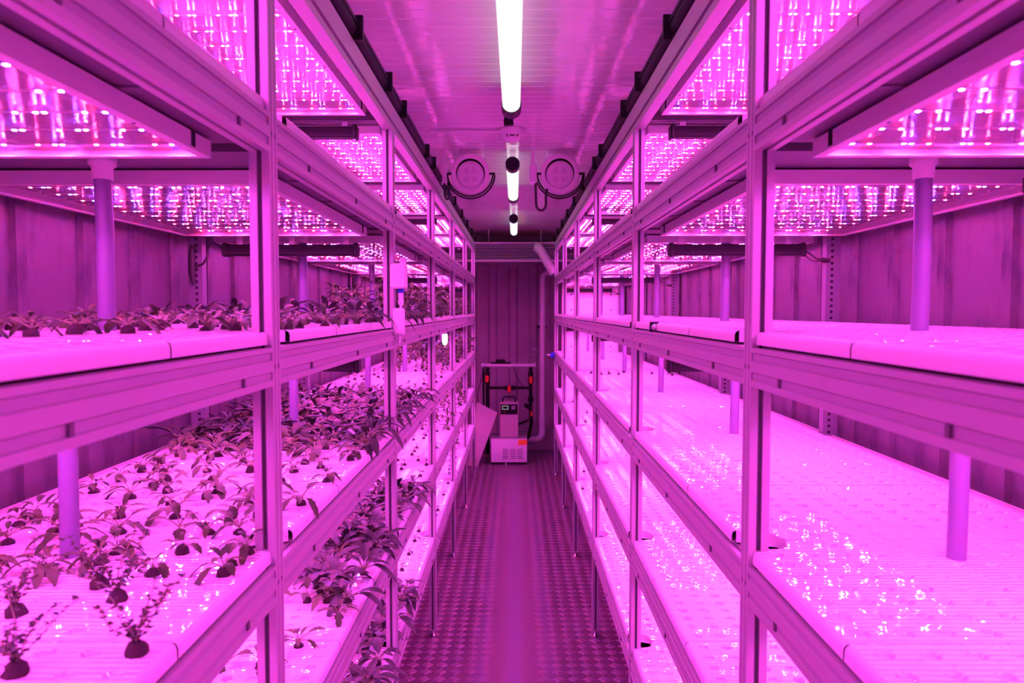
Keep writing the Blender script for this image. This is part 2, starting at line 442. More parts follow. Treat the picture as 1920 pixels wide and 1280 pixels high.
# ------------------------------------------------------------------ troughs and planting rafts
TY0, TY1 = .012, 1.148
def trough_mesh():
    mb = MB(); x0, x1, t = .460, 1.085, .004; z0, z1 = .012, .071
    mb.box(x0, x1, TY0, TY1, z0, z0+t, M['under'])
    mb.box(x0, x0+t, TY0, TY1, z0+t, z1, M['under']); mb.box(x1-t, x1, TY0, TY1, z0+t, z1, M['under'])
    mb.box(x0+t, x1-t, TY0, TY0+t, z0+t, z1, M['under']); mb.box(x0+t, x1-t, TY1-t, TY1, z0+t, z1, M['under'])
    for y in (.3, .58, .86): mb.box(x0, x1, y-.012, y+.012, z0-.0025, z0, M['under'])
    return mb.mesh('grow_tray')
RX, RWD, RL = .428, .650, .3965
CX0, CP, CR0, RP = .008, .0575, .004, .04875
def raft_mesh(kind, seed):
    rnd = random.Random(seed)
    mb = MB(); m = M['raft']; T = .022
    notch = {'first': (0, 0), 'last': (0, 7)}.get(kind)
    sub = {}
    def V(x, y, z):
        k = (round(x, 5), round(y, 5), round(z, 5))
        if k not in sub: sub[k] = len(vs_); vs_.append((x, y, z))
        return sub[k]
    vs_ = []; fs = []
    ux = [CX0 + CP*j for j in range(12)]; uy = [CR0 + RP*k for k in range(9)]
    for j in range(11):
        for k in range(8):
            if notch and k == notch[1] and j < 2: continue
            x0, x1, y0, y1 = ux[j], ux[j+1], uy[k], uy[k+1]; cx, c_y = (x0+x1)/2, (y0+y1)/2
            r = .0135; ring = [V(cx + r*math.cos(a*math.pi/4), c_y + r*math.sin(a*math.pi/4), 0) for a in range(8)]
            deep = .013 if rnd.random() < .12 else .0058
            r2 = .0095; low = [V(cx + r2*math.cos(a*math.pi/4), c_y + r2*math.sin(a*math.pi/4), -deep) for a in range(8)]
            c = [V(x1, y1, 0), V(x0, y1, 0), V(x0, y0, 0), V(x1, y0, 0)]
            for q in range(4):
                a, b_ = c[q], c[(q+1) % 4]
                fs.append((b_, ring[(2*q+3) % 8], ring[(2*q+2) % 8], ring[2*q+1], a)[::-1])
            for a in range(8): fs.append((ring[a], ring[(a+1) % 8], low[(a+1) % 8], low[a])[::-1])
            fs.append(tuple(low))
    mb.add(vs_, fs, m)
    ex = ux[-1]
    # borders
    ya, yb = (uy[1] if kind == 'first' else 0), (uy[7] if kind == 'last' else RL)
    xa = ux[2] if kind == 'first' else CX0
    xb = ux[2] if kind == 'last' else CX0
    mb.add([(xa,0,-.003),(ex,0,-.003),(ex,CR0,0),(xa,CR0,0)], [(0,1,2,3)], m)
    mb.add([(xb,uy[8],0),(ex,uy[8],0),(ex,RL,-.003),(xb,RL,-.003)], [(0,1,2,3)], m)
    mb.add([(ex,0,-.003),(RWD,0,-.008),(RWD,RL,-.008),(ex,RL,-.003),(ex,CR0,0),(ex,uy[8],0)], [(0,1,2,3,5,4)], m)
    y0, y1 = max(ya, CR0), min(yb, uy[8])
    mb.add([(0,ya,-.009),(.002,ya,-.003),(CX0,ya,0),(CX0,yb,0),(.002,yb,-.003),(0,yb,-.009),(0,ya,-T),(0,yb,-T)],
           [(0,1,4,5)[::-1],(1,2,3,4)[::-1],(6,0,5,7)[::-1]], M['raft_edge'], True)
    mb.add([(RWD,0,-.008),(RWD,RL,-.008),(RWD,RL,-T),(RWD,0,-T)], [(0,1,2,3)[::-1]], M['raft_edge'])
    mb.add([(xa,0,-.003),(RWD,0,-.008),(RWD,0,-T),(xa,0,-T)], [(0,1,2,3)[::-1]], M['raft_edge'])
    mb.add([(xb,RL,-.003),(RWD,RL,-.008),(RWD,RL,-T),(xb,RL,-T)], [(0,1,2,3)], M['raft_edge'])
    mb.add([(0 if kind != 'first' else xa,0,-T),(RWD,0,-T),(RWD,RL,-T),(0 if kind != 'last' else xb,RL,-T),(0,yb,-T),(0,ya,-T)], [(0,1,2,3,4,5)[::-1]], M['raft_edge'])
    if notch:
        c1 = [(CX0, uy[1]), (CX0, .050), (.045, .049), (.064, .043), (.073, .030), (.080, .008), (.092, .002), (ux[2], 0), (ux[2], uy[1])]
        if kind == 'last': c1 = [(x, RL - y + (0 if y != uy[1] else RL*0 + (uy[7]-(RL-uy[1])))) for x, y in c1]
        top = [(x, y, 0) for x, y in c1]
        f = tuple(range(len(top)))
        mb.add(top, [f if kind == 'first' else f[::-1]], m)
        cur = c1[1:8]
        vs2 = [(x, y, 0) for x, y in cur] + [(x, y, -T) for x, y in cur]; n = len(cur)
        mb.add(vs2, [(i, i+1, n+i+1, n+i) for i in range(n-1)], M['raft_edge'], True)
    return mb.mesh('planting_raft')
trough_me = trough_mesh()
raft_me = {('first', 0): raft_mesh('first', 1), ('mid', 0): raft_mesh('mid', 2), ('last', 0): raft_mesh('last', 3)}
RAFTPOS = ['near', 'middle', 'far']
def raft_z(l): return RT[l]
for s in (-1, 1):
    for l in range(5):
        for i in range(len(P) - 1):
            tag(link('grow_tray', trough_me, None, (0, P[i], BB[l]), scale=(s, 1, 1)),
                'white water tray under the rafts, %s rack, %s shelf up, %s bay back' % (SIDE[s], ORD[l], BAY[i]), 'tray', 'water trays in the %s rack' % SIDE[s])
            for k in range(3):
                me = raft_me[(('first', 'mid', 'last')[k], 0)]
                tag(link('planting_raft', me, None, (s*RX, P[i] + .025 + .4*k, RT[l]), scale=(s, 1, 1)),
                    'white dimpled raft, %s rack, %s shelf up, %s bay back, %s of three' % (SIDE[s], ORD[l], BAY[i], RAFTPOS[k]),
                    'planting raft', 'planting rafts on the %s rack' % SIDE[s])

# ------------------------------------------------------------------ grow lights
LX0, LW, LL, LH = .503, .628, .965, .028
def light_frame():
    mb = MB(); t = .005
    x0, x1, y0, y1 = 0, LW, 0, LL
    mb.box(x0, x0+t, y0, y1, 0, LH, M['white']); mb.box(x1-t, x1, y0, y1, 0, LH, M['white'])
    mb.box(x0+t, x1-t, y0, y0+t, 0, LH, M['white']); mb.box(x0+t, x1-t, y1-t, y1, 0, LH, M['white'])
    for (a, b_, c, d_) in ((t, .016, t, y1-t), (x1-.016, x1-t, t, y1-t)): mb.box(a, b_, c, d_, 0, .0015, M['white'])
    mb.box(.016, x1-.016, t, .016, 0, .0015, M['white']); mb.box(.016, x1-.016, y1-.016, y1-t, 0, .0015, M['white'])
    for y in (.25, .5, .75):
        mb.lathe([(0, -.0012), (.003, -.001), (.003, 0)], M['slot'], 8, Matrix.Translation((.010, y, 0)))
    return mb.mesh('light_frame')
def light_board():
    mb = MB(); mb.box(.005, LW-.005, .005, LL-.005, .0235, .026, M['reflector']); return mb.mesh('reflector_board')
def led_strip(ys):
    mb = MB()
    for y in ys:
        mb.box(.018, LW-.018, y-.0022, y+.0022, .0152, .0165, M['white'])
        for x in (.03, LW/2, LW-.03): mb.box(x-.002, x+.002, y-.002, y+.002, .0165, .0235, M['white'])
        for k in range(6):
            for dx, mt in ((.038, 'led_pink'), (.050, 'led_blue'), (.078, 'led_red')):
                x = dx + .0955*k
                a = .0024
                mb.add([(x-a,y-a,.0145),(x+a,y-a,.0145),(x+a,y+a,.0145),(x-a,y+a,.0145)], [(0,3,2,1)], M[mt])
    return mb.mesh('led_strip')
def clip_mesh():
    mb = MB(); mb.box(-.0015, .004, -.006, .006, .004, LH + .002, M['darkgrey']); mb.box(-.0015, .03, -.004, .004, LH, LH+.0025, M['steel'])
    return mb.mesh('hanger_clip')
mb = MB(); mb.box(.006, LW-.006, .006, LL-.006, .0016, .0028, M['acrylic']); cover_me = mb.mesh('acrylic_cover')
frame_me, board_me, clip_me = light_frame(), light_board(), clip_mesh()
YS = [.028 + .0905*k for k in range(11)]
strip_one, strip_all = led_strip([0]), led_strip(YS)
PB = [BB[1]-.020, BB[2]-.020, BB[3]-.020, BB[4]-.020, H + .663]
for s in (-1, 1):
    for l in range(5):
        for i in range(-1, len(P) - 1):  # the set behind the viewer is unseen, added for the light it gives
            y = (P[i] if i >= 0 else P[0] - 1.2) + .155
            where = ('%s bay back' % BAY[i]) if i >= 0 else 'unseen, added behind the viewer'
            t = thing('grow_light', 'pink led grow light over the %s rack\'s %s shelf, %s' % (SIDE[s], ORD[l], where),
                      'grow light', (s*LX0, y, PB[l]), 'grow lights of the %s rack' % SIDE[s])
            t.scale = (s, 1, 1)
            link('light_frame', frame_me, t); link('reflector_board', board_me, t); link('acrylic_cover', cover_me, t)
            if 0 <= i <= 1 and l >= 3 or (i == 2 and l == 4):
                for yy in YS: link('led_strip', strip_one, t, (0, yy, 0))
            else:
                tag(link('led_strips', strip_all, t), kind='stuff')
            link('hanger_clip', clip_me, t, (0, LL - .065, 0)); link('hanger_clip', clip_me, t, (0, .065, 0))

# ------------------------------------------------------------------ overflow pipes
def pipe_meshes(h):
    mb = MB(); mb.tube([(0, 0, 0), (.0015, 0, h*.3), (.002, 0, h*.65), (0, 0, h)], .0155, M['pipe'], 16)
    a = mb.mesh('pipe_tube')
    mb = MB(); mb.lathe([(.0155, 0), (.0185, .001), (.0185, .022), (.024, .027), (.024, .05), (0, .05)], M['white_dull'], 16, Matrix.Translation((0, 0, h - .004)))
    return a, mb.mesh('pipe_coupling')
pcache = {}
for s in (-1, 1):
    for l in range(4):
        h = BB[l+1] - .026 - (RT[l] - .018)
        k = round(h, 3)
        if k not in pcache: pcache[k] = pipe_meshes(h)
        for i in range(1, len(P)):
            off = (.055 if l in (3, 1) else -.07)
            t = thing('overflow_pipe', 'upright plastic overflow pipe on the %s rack\'s %s shelf, %s post back' % (SIDE[s], ORD[l], BAY[i-1]),
                      'pipe', (s*(.768 if l != 3 else .768), P[i] + off, RT[l] - .018), 'overflow pipes of the %s rack' % SIDE[s])
            link('pipe_tube', pcache[k][0], t); link('pipe_coupling', pcache[k][1], t)

# ------------------------------------------------------------------ driver bars with their cables
def driver_mesh():
    mb = MB()
    prof = [(0,.004),(.004,0),(.036,0),(.040,.004),(.040,.034),(.036,.038),(.024,.038),(.022,.034),(.018,.034),(.016,.038),(.004,.038),(0,.034)]
    mb.prism(prof, 'x', .56, 1.005, M['darkgrey'])
    return mb.mesh('driver_body')
def driver_caps():
    mb = MB(); mb.bbox(0, .015, -.004, .044, -.004, .044, M['black'], .004)
    mb.lathe([(0,0),(.004,0),(.004,.006),(0,.006)], M['steel'], 8, Matrix.Translation((.007, .006, -.010)))
    return mb.mesh('end_cap')
def driver_tabs():
    mb = MB(); mb.box(-.010, .010, .018, .022, .036, .115, M['white']); return mb.mesh('mounting_tab')
dbody, dcaps, dtabs = driver_mesh(), driver_caps(), driver_tabs()
mb = MB()
mb.tube([(1.020, .02, .018), (1.045, .02, .004), (1.062, .015, -.012), (1.082, .010, -.016)], .0032, M['rubber'], 8)
mb.tube([(1.075, .010, -.015), (1.092, .010, -.018), (1.105, .010, -.018)], .009, M['rubber'], 10)
mb.tube([(1.020, .02, .006), (1.032, .0, -.016), (1.055, .0, -.024), (1.072, .005, -.018)], .0018, M['rubber'], 6)
cab_r = mb.mesh('plug_cable')
mb = MB()
mb.tube([(1.020, .02, .018), (1.035, .015, .035), (1.052, .0, .045), (1.066, -.002, .030), (1.070, -.002, -.005), (1.085, -.004, -.030), (1.112, -.004, -.038), (1.122, -.004, -.020)], .0042, M['rubber'], 8)
mb.tube([(1.122, -.004, .035), (1.124, -.004, .0), (1.124, -.004, -.060), (1.120, -.004, -.100)], .010, M['rubber'], 10, rad=[.006, .011, .012, .006])
cab_l = mb.mesh('plug_cable')
for s in (-1, 1):
    for l in range(5):
        for i in (2, 4, 6):
            ztop = PB[l] - .020
            t = thing('driver_bar', 'black driver bar under the lights of %s rack\'s %s shelf, %s post back' % (SIDE[s], ORD[l], BAY[i-1]),
                      'light driver', (0, P[i] - .04, ztop - .042), 'driver bars of the %s rack' % SIDE[s])
            t.scale = (s, 1, 1)
            link('driver_body', dbody, t); link('end_cap', dcaps, t, (.545, 0, 0)); link('end_cap', dcaps, t, (1.005, 0, 0))
            for x in (.59, .78, .965): link('mounting_tab', dtabs, t, (x, 0, 0))
            link('plug_cable', cab_r if s > 0 else cab_l, t)
mb = MB()
mb.tube([(0,0,0), (-.012,0,.014), (-.012,0,.036), (.0,0,.048), (.03,0,.054)], .0045, M['rubber'], 8)
mb.tube([(-.002,0,.001), (.03,0,-.008), (.09,0,-.018)], .010, M['rubber'], 10, rad=[.006, .011, .011])
tag(link('power_plug', mb.mesh('power_plug'), None, (.955, 1.27, H + .205)), 'black plug with looped cable by the right rack\'s nearest overflow pipe', 'plug')

# black conduits along both top rails
for s in (-1, 1):
    t = thing('cable_conduit', 'dark cable conduit clipped along the top rail of the %s rack' % SIDE[s], 'conduit', (s*.430, 0, H + .744))
    mb = MB(); mb.tube([(0, -1.2 + 1.4*k, 0) for k in range(7)], .019, M['darkgrey'], 14)
    mb.tube([(-s*.016, -1.2 + 1.4*k, .016) for k in range(7)], .006, M['black'], 8)
    link('conduit_tube', mb.mesh('conduit_tube'), t)
    mb = MB()
    n = 10
    pts = [(.024*math.cos(a), 0, .024*math.sin(a)) for a in [R(-90 + 300*k/n) for k in range(n+1)]]
    mb.tube(pts, .0035, M['black'], 6); mb.box(-.006, .006, -.006, .006, -.032, -.020, M['black'])
    mb.box(-s*.010, -s*.034, -.006, .006, -.030, .034, M['black']) 
    me = mb.mesh('conduit_clip')
    for y in (1.2, 1.84, 2.27, 2.57, 3.24, 3.5, 4.1, 4.7, 5.3, 5.9, 6.5, 7.1): link('conduit_clip', me, t, (0, y, 0))

# ------------------------------------------------------------------ ceiling fittings
def tube_lamp(y, lab):
    t = thing('tube_light', lab, 'tube light', (-.010, y, H + .842), 'tube lights along the ceiling')
    mb = MB()
    pr = [(.037*math.cos(a), .034*math.sin(a)) for a in [2*math.pi*k/24 for k in range(24)]]
    mb.prism(pr, 'y', 0, 1.04, M['tube_light'], True, False); link('diffuser', mb.mesh('diffuser'), t)
    for y0, y1 in ((-.085, 0), (1.04, 1.125)):
        mb = MB(); pr2 = [(.041*math.cos(a), .039*math.sin(a)) for a in [2*math.pi*k/24 for k in range(24)]]
        mb.prism(pr2, 'y', y0, y1, M['black'], True)
        pr3 = [(.030*math.cos(a), .028*math.sin(a)) for a in [2*math.pi*k/24 for k in range(24)]]
        mb.prism(pr3, 'y', y0 - (.01 if y0 < 0 else 0), y1 + (.01 if y0 > 0 else 0), M['darkgrey'], True)
        link('end_cap', mb.mesh('end_cap'), t)
    mb = MB(); 
    for y0 in (.12, .92): mb.box(-.018, .018, y0-.01, y0+.01, .026, .085, M['white'])
    link('ceiling_clip', mb.mesh('ceiling_clip'), t)
tube_lamp(1.785, 'lit white tube light on the ceiling, nearest the viewer')
tube_lamp(4.04, 'lit white tube light between the two round fans')
tube_lamp(6.36, 'lit white tube light farthest down the ceiling')

t = thing('smoke_detector', 'round white smoke detector on the ceiling past the nearest tube light', 'smoke detector', (-.010, 3.52, CEIL))
mb = MB(); mb.lathe([(0,-.002),(.056,-.002),(.060,-.010),(.058,-.026),(.046,-.034),(.044,-.050),(.030,-.058),(0,-.060)], M['white_dull'], 28)
link('detector_body', mb.mesh('detector_body'), t)
mb = MB()
for x, w_ in ((-.026, .004), (0, .012), (.026, .004)): mb.box(x-w_, x+w_, -.0455, -.036, -.048, -.040, M['slot'])
link('vent_slots', mb.mesh('vent_slots'), t)
mb = MB(); mb.tube([(0,0,0),(.17,0,0),(.36,0,0)], .010, M['white_dull'], 10)
tag(link('ceiling_conduit', mb.mesh('ceiling_conduit'), None, (-.43, 3.53, CEIL - .012)), 'white cable conduit across the ceiling to the smoke detector', 'conduit')
mb = MB()
pts = []
for k in range(7):
    a = R(200 - 75*k/6); pts.append((.045*math.cos(a) + .03, .05*math.sin(a)))
prof = [(x, z) for x, z in pts] + [(x + .042, z + .004) for x, z in pts[::-1]]
mb.prism(prof, 'y', 0, .02, M['black'])
mb.box(.012, .022, .004, .014, .03, .10, M['black'])
tag(link('cable_bracket', mb.mesh('cable_bracket'), None, (-.030, 3.02, CEIL - .100)), 'small black curved bracket between tube light and smoke detector', 'bracket')

def fan(x, lab, hose):
    t = thing('ceiling_fan', lab, 'fan', (x, 3.95, H + .783), 'round fans under the ceiling')
    Mx = Matrix.Rotation(R(90 + 14), 4, 'X')        # face towards the camera and a little down
    mb = MB()
    mb.lathe([(.050,-.095),(.088,-.080),(.104,-.040),(.113,-.008),(.113,0),(.108,.004),(.088,.002),(.084,-.004),(.084,-.040)], M['white'], 40, Mx)
    link('housing', mb.mesh('housing'), t)
    mb = MB(); mb.lathe([(.084,-.040),(.0,-.040)], M['darkgrey'], 32, Mx); link('dark_recess', mb.mesh('dark_recess'), t)
    mb = MB()
    Mi = Mx @ Matrix.Translation((0, -.008, -.016))
    mb.lathe([(.074,-.012),(.079,-.004),(.078,.002),(.060,.004),(0,.004)], M['white_dull'], 36, Mi)
    for r_ in (.016, .025, .034, .043):
        for q in range(4):
            a0, a1 = R(90*q + 18), R(90*q + 72); n = 8; vs_ = []
            for k in range(n+1):
                a = a0 + (a1-a0)*k/n
                vs_ += [Mi @ Vector(((r_-.0008)*math.cos(a), (r_-.0008)*math.sin(a), .0048)), Mi @ Vector(((r_+.0008)*math.cos(a), (r_+.0008)*math.sin(a), .0048))]
            mb.add(vs_, [(2*k, 2*k+1, 2*k+3, 2*k+2) for k in range(n)], M['slot'])
    link('grille_disc', mb.mesh('grille_disc'), t)
    mb = MB()
    for r_, yo in ((.130, -.012), (.140, .010)):
        pts = [(r_*math.cos(a), yo, r_*math.sin(a)*.98 - .002) for a in [R(178 + 180*k/20) for k in range(21)]]
        mb.tube(pts, .0048, M['black'], 6)
    for sx in (-1, 1): mb.tube([(sx*.108, 0, .0), (sx*.142, 0, .0)], .007, M['black'], 8)
    link('yoke', mb.mesh('yoke'), t)
    mb = MB(); mb.box(-.07, .07, .03, .17, .120, .141, M['white_dull']); mb.box(-.02, .02, .06, .11, .05, .12, M['white_dull'])
    link('ceiling_mount', mb.mesh('ceiling_mount'), t)
    mb = MB(); mb.bbox(-.175, -.132, -.02, .06, -.055, .05, M['white_dull'], .008); mb.box(-.135, -.10, .0, .03, -.01, .01, M['white_dull'])
    mb.box(-.165, -.145, .03, .05, .05, .141, M['white_dull'])
    link('junction_box', mb.mesh('junction_box'), t)
    mb = MB()
    if hose == 'loop':
        pts = [(-.140,0,-.055),(-.138,0,-.13)] + [(-.108 + .028*math.cos(a), 0, -.175 + .034*math.sin(a)) for a in [R(180 + 180*k/10) for k in range(11)]] + [(-.080,.01,-.12),(-.072,.02,-.085)]
    else:
        pts = [(-.148,0,-.055),(-.148,0,-.09)] + [(-.133 + .013*math.cos(a), 0, -.115 + .03*math.sin(a)) for a in [R(180 + 180*k/8) for k in range(9)]] + [(-.122,.0,-.09),(-.12,.01,-.06)]
    mb.tube(pts, .0075, M['rubber'], 10)
    link('hose', mb.mesh('hose'), t)
fan(-.252, 'round white ceiling fan on the left, tight hose loop beside it', 'tight')
fan(.262, 'round white ceiling fan on the right, long black hose loop hanging', 'loop')

# ------------------------------------------------------------------ the far end of the aisle
t = thing('air_unit', 'wide ceiling air unit with slatted grille at the far end', 'air conditioner', (0, 7.75, H + .565))
mb = MB(); mb.box(-1.1, 1.1, .06, 1.0, .0, .205, M['trunk']); mb.box(-1.1, 1.1, 0, .06, -.012, .010, M['white']); mb.box(-1.1, 1.1, 0, .06, .19, .205, M['white'])
for x in (-1.1, 1.08): mb.box(x, x+.02, 0, .06, .0, .2, M['white'])
link('cabinet', mb.mesh('cabinet'), t)
mb = MB(); mb.box(-1.08, 1.08, .052, .058, .01, .19, M['slot'])  # dark sheet behind the slats, standing in for shade in the gaps
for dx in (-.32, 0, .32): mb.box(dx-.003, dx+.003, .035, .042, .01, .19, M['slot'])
link('grille_bars_and_gap_shade', mb.mesh('grille_bars_and_gap_shade'), t)
for x in (-.9, -.3, .3, .9):
    mb = MB(); mb.tube([(x, .12, .203), (x, .12, CEIL - H - .565 + .001)], .008, M['trunk'], 8); link('hanger_rod', mb.mesh('hanger_rod'), t)
mb = MB(); mb.add([(-1.08,0,0),(1.08,0,0),(1.08,.03,.011),(-1.08,.03,.011),(-1.08,0,.002),(1.08,0,.002),(1.08,.03,.013),(-1.08,.03,.013)],
                  [(0,1,5,4),(4,5,6,7),(1,0,3,2),(3,7,6,2)], M['white_dull']); sl = mb.mesh('slat')
for k in range(7): link('slat', sl, t, (0, .008, .020 + .024*k))
mb = MB(); mb.lathe([(0,-.0),(.045,-.0),(.055,.006),(.05,.014),(0,.02)], M['red_reflection'], 18)
tag(link('warning_lamp', mb.mesh('warning_lamp'), None, (.085, 8.02, H + .775)), 'oval red warning lamp above the slatted air unit', 'lamp')
mb = MB(); mb.lathe([(0,0),(.018,.002),(.018,.018),(0,.02)], M['red_reflection'], 12)
tag(link('small_red_glint', mb.mesh('small_red_glint'), None, (-.42, 8.0, H + .775)), 'tiny red stand-in reflection lamp on top of the air unit, left end', 'lamp')  # second added glow, for a smaller red reflection
mb = MB(); d = Vector((.152, -.02, -.262)); p0 = Vector((.275, 7.50, H + .665))
mb.tube([Vector((.255, 7.80, H + .70)), p0 - d*.12, p0, p0 + d*.5, p0 + d], .048, M['pvc'], 20)
mb.tube([p0 + d*.97, p0 + d*1.0], .052, M['pvc'], 20)
tag(link('vent_tube', mb.mesh('vent_tube'), None), 'slanting fat white tube below the slatted air unit', 'tube')

t = thing('drain_pipe', 'tall white drain pipe running down the far wall and bending left', 'pipe', (.337, 8.3, 0))
def arc(c, r, a0, a1, n=6): return [(c[0] + r*math.cos(R(a0 + (a1-a0)*k/n)), 0, c[1] + r*math.sin(R(a0 + (a1-a0)*k/n))) for k in range(n+1)]
mb = MB(); mb.tube([(.16,0,H+.46)] + arc((.07, H+.39), .07, 90, 180) + [(0,0,H-.2), (0,0,H-1.33)], .036, M['pvc'], 16)
link('upper_pipe', mb.mesh('upper_pipe'), t)
mb = MB(); mb.tube([(0,0,H-1.33)] + arc((-.09, H-1.49), .09, 0, -90, 8) + [(-.22,0,H-1.58)], .042, M['pvc'], 16)
link('elbow', mb.mesh('elbow'), t)
mb = MB()
for z in (H-.16, H-1.33): mb.tube([(0,0,z-.02),(0,0,z+.02)], .045, M['pvc'], 16)
mb.box(-.05, .05, .03, .66, H-.22, H-.19, M['darkgrey'])
link('pipe_clamp', mb.mesh('pipe_clamp'), t)

t = thing('water_manifold', 'black water manifold with red valves under a pale cross tube', 'manifold', (0, 8.2, 0))
mb = MB(); mb.tube([(-.38,0,H-.66),(.235,0,H-.66)], .022, M['pvc'], 14); mb.tube([(-.40,0,H-.66),(-.37,0,H-.66)], .027, M['pvc'], 14); mb.tube([(.225,0,H-.66),(.25,0,H-.66)], .027, M['pvc'], 14)
link('cross_tube', mb.mesh('cross_tube'), t)
mb = MB()
mb.tube([(-.33,0,H-.68),(-.33,0,H-1.33),(-.33,0,.02)], .024, M['black'], 12)
mb.tube([(-.38,.05,H-.70),(-.38,.05,.02)], .014, M['black'], 10)
mb.tube([(.19,0,H-.68),(.19,0,H-1.2),(.20,0,H-1.35),(.17,0,H-1.52),(.10,0,H-1.58)], .022, M['black'], 12)
mb.tube([(-.33,0,H-.93),(.19,0,H-.93)], .018, M['black'], 12)
for x in (-.33, .19):
    mb.tube([(x,0,H-.74),(x,0,H-.88)], .030, M['black'], 12)
mb.tube([(-.12,0,H-.93),(-.0,0,H-.93)], .027, M['black'], 12)
mb.tube([(.19,0,H-1.04),(.19,0,H-1.10)], .034, M['black'], 12)
mb.tube([(.19,0,H-1.18),(.12,0,H-1.13)], .026, M['black'], 10)
mb.tube([(.17,0,H-1.32),(.05,0,H-1.37),(-.02,.0,H-1.385)], .014, M['black'], 10)
link('black_pipework', mb.mesh('black_pipework'), t)
for x, z in ((-.333, H-.82), (.192, H-.83), (-.068, H-.94)):
    mb = MB(); mb.bbox(x-.020, x+.020, -.055, -.028, z-.042, z+.042, M['red'], .008)
    mb.box(x-.010, x+.010, -.034, -.015, z-.015, z+.015, M['red']); link('valve_handle', mb.mesh('valve_handle'), t)
mb = MB(); mb.bbox(-.012, .012, -.04, -.02, -.03, .03, M['red'], .005); link('valve_handle', mb.mesh('valve_handle'), t, (.20, 0, H - 1.24))
mb = MB()
mb.tube([(-.02,-.03,H-.68),(.01,-.03,H-.75),(.05,-.03,H-.84),(.11,-.03,H-.92),(.18,-.02,H-.95)], .004, M['rubber'], 6)
mb.tube([(-.36,-.03,H-.66),(-.40,-.03,H-.80),(-.45,-.03,H-1.0),(-.44,-.03,H-1.13),(-.36,-.02,H-1.13)], .005, M['rubber'], 6)
link('thin_cable', mb.mesh('thin_cable'), t)
mb = MB(); mb.bbox(-.10, .02, -.03, .03, 0, .05, M['black'], .015); mb.bbox(-.16, .08, -.02, .02, -.0, .018, M['black'], .005)
tag(link('pump_controller', mb.mesh('pump_controller'), None, (-.13, 8.2, H - .637)), 'small black device lying on the pale cross tube', 'device')

t = thing('chiller_box', 'low white chiller box with louvres and an orange sticker on the floor', 'chiller', (-.066, 7.70, 0))
mb = MB(); mb.bbox(-.206, .206, 0, .34, .028, .298, M['white'], .006); mb.box(-.206, .206, .0, .34, .298, .304, M['trunk']); link('body', mb.mesh('body'), t)
mb = MB()
for k in range(6):
    for x in (-.040, .045, .125):
        z = .075 + .020*k; mb.box(x-.032, x+.030, -.0035, .0, z, z+.008, M['slot']); mb.box(x-.032, x+.030, -.008, -.0035, z+.007, z+.011, M['white'])
link('louvres', mb.mesh('louvres'), t)
mb = MB(); mb.box(.105, .205, -.002, .0, .228, .290, M['orange']); link('sticker', mb.mesh('sticker'), t)
for x, y in ((-.18, .03), (.18, .03), (-.18, .31), (.18, .31)):
    mb = MB(); mb.lathe([(0,0),(.018,0),(.014,.028),(0,.028)], M['rubber'], 10, Matrix.Translation((x, y, 0))); link('foot', mb.mesh('foot'), t)
mb = MB(); mb.tube([(-.035,-.01,.03),(-.035,-.02,.012),(-.035,-.05,.008)], .007, M['pvc'], 8); link('drain_spout', mb.mesh('drain_spout'), t)

t = thing('water_heater_unit', 'slim upright control unit with display and handle on the white chiller', 'control unit', (-.066, 7.78, .304))
mb = MB(); mb.bbox(-.106, .106, 0, .22, .0, .395, M['board'], .006); link('body', mb.mesh('body'), t)
mb = MB(); mb.box(-.098, .098, -.003, .001, .262, .380, M['darkgrey']); link('control_panel', mb.mesh('control_panel'), t)
mb = MB()
for a in ((-.078, -.010, .358, .362), (-.078, -.010, .320, .324), (-.078, -.074, .324, .358), (-.014, -.010, .324, .358)): mb.box(a[0], a[1], -.005, -.003, a[2], a[3], M['display'])
link('display', mb.mesh('display'), t)
mb = MB()
for ix in range(2):
    for iz in range(2): mb.box(.028 + .024*ix, .046 + .024*ix, -.006, -.003, .322 + .022*iz, .338 + .022*iz, M['trunk'])
mb.lathe([(0,0),(.006,0),(.006,.003),(0,.003)], M['red'], 10, Matrix.Translation((-.055, -.003, .290)) @ Matrix.Rotation(R(90), 4, 'X'))
link('buttons', mb.mesh('buttons'), t)
mb = MB(); mb.tube([(-.075,.1,.395),(-.070,.1,.435),(-.055,.1,.452),(.055,.1,.452),(.070,.1,.435),(.075,.1,.395)], .009, M['black'], 8); link('handle', mb.mesh('handle'), t)

mb = MB()
c = [Vector((-.436, 7.86, H-1.057)), Vector((-.199, 7.82, H-1.175)), Vector((-.418, 7.56, .010)), Vector((-.528, 7.58, .014))]
nrm = (c[1]-c[0]).cross(c[3]-c[0]).normalized()
if nrm.y < 0: nrm = -nrm
c2 = [p + nrm*.024 for p in c]
mb.add(c + c2, [(0,1,2,3),(7,6,5,4),(0,4,5,1),(1,5,6,2),(2,6,7,3),(3,7,4,0)], M['board'])
tag(link('leaning_board', mb.mesh('leaning_board'), None), 'beige board leaning against the left rack at the far end', 'board')
mb = MB(); mb.bbox(-.02, 1.10, 0, .40, 0, .262, M['trunk'], .01); mb.bbox(.10, .22, .08, .3, .262, .34, M['trunk'], .008)
tag(link('duct_box', mb.mesh('duct_box'), None, (.06, 8.50, 0)), 'long grey duct box on the floor under the drain pipe', 'duct')
t = thing('wall_thermostat', 'small pale keypad on the far wall beside the drain pipe', 'thermostat', (.255, 8.965, H - .545))
mb = MB(); mb.bbox(-.042, .030, -.04, 0, -.055, .048, M['white_dull'], .006); link('case', mb.mesh('case'), t)
mb = MB()
for a in range(3):
    for b_ in range(4): mb.box(-.034 + .021*a, -.021 + .021*a, -.043, -.04, -.045 + .020*b_, -.034 + .020*b_, M['slot'])
link('keypad', mb.mesh('keypad'), t)
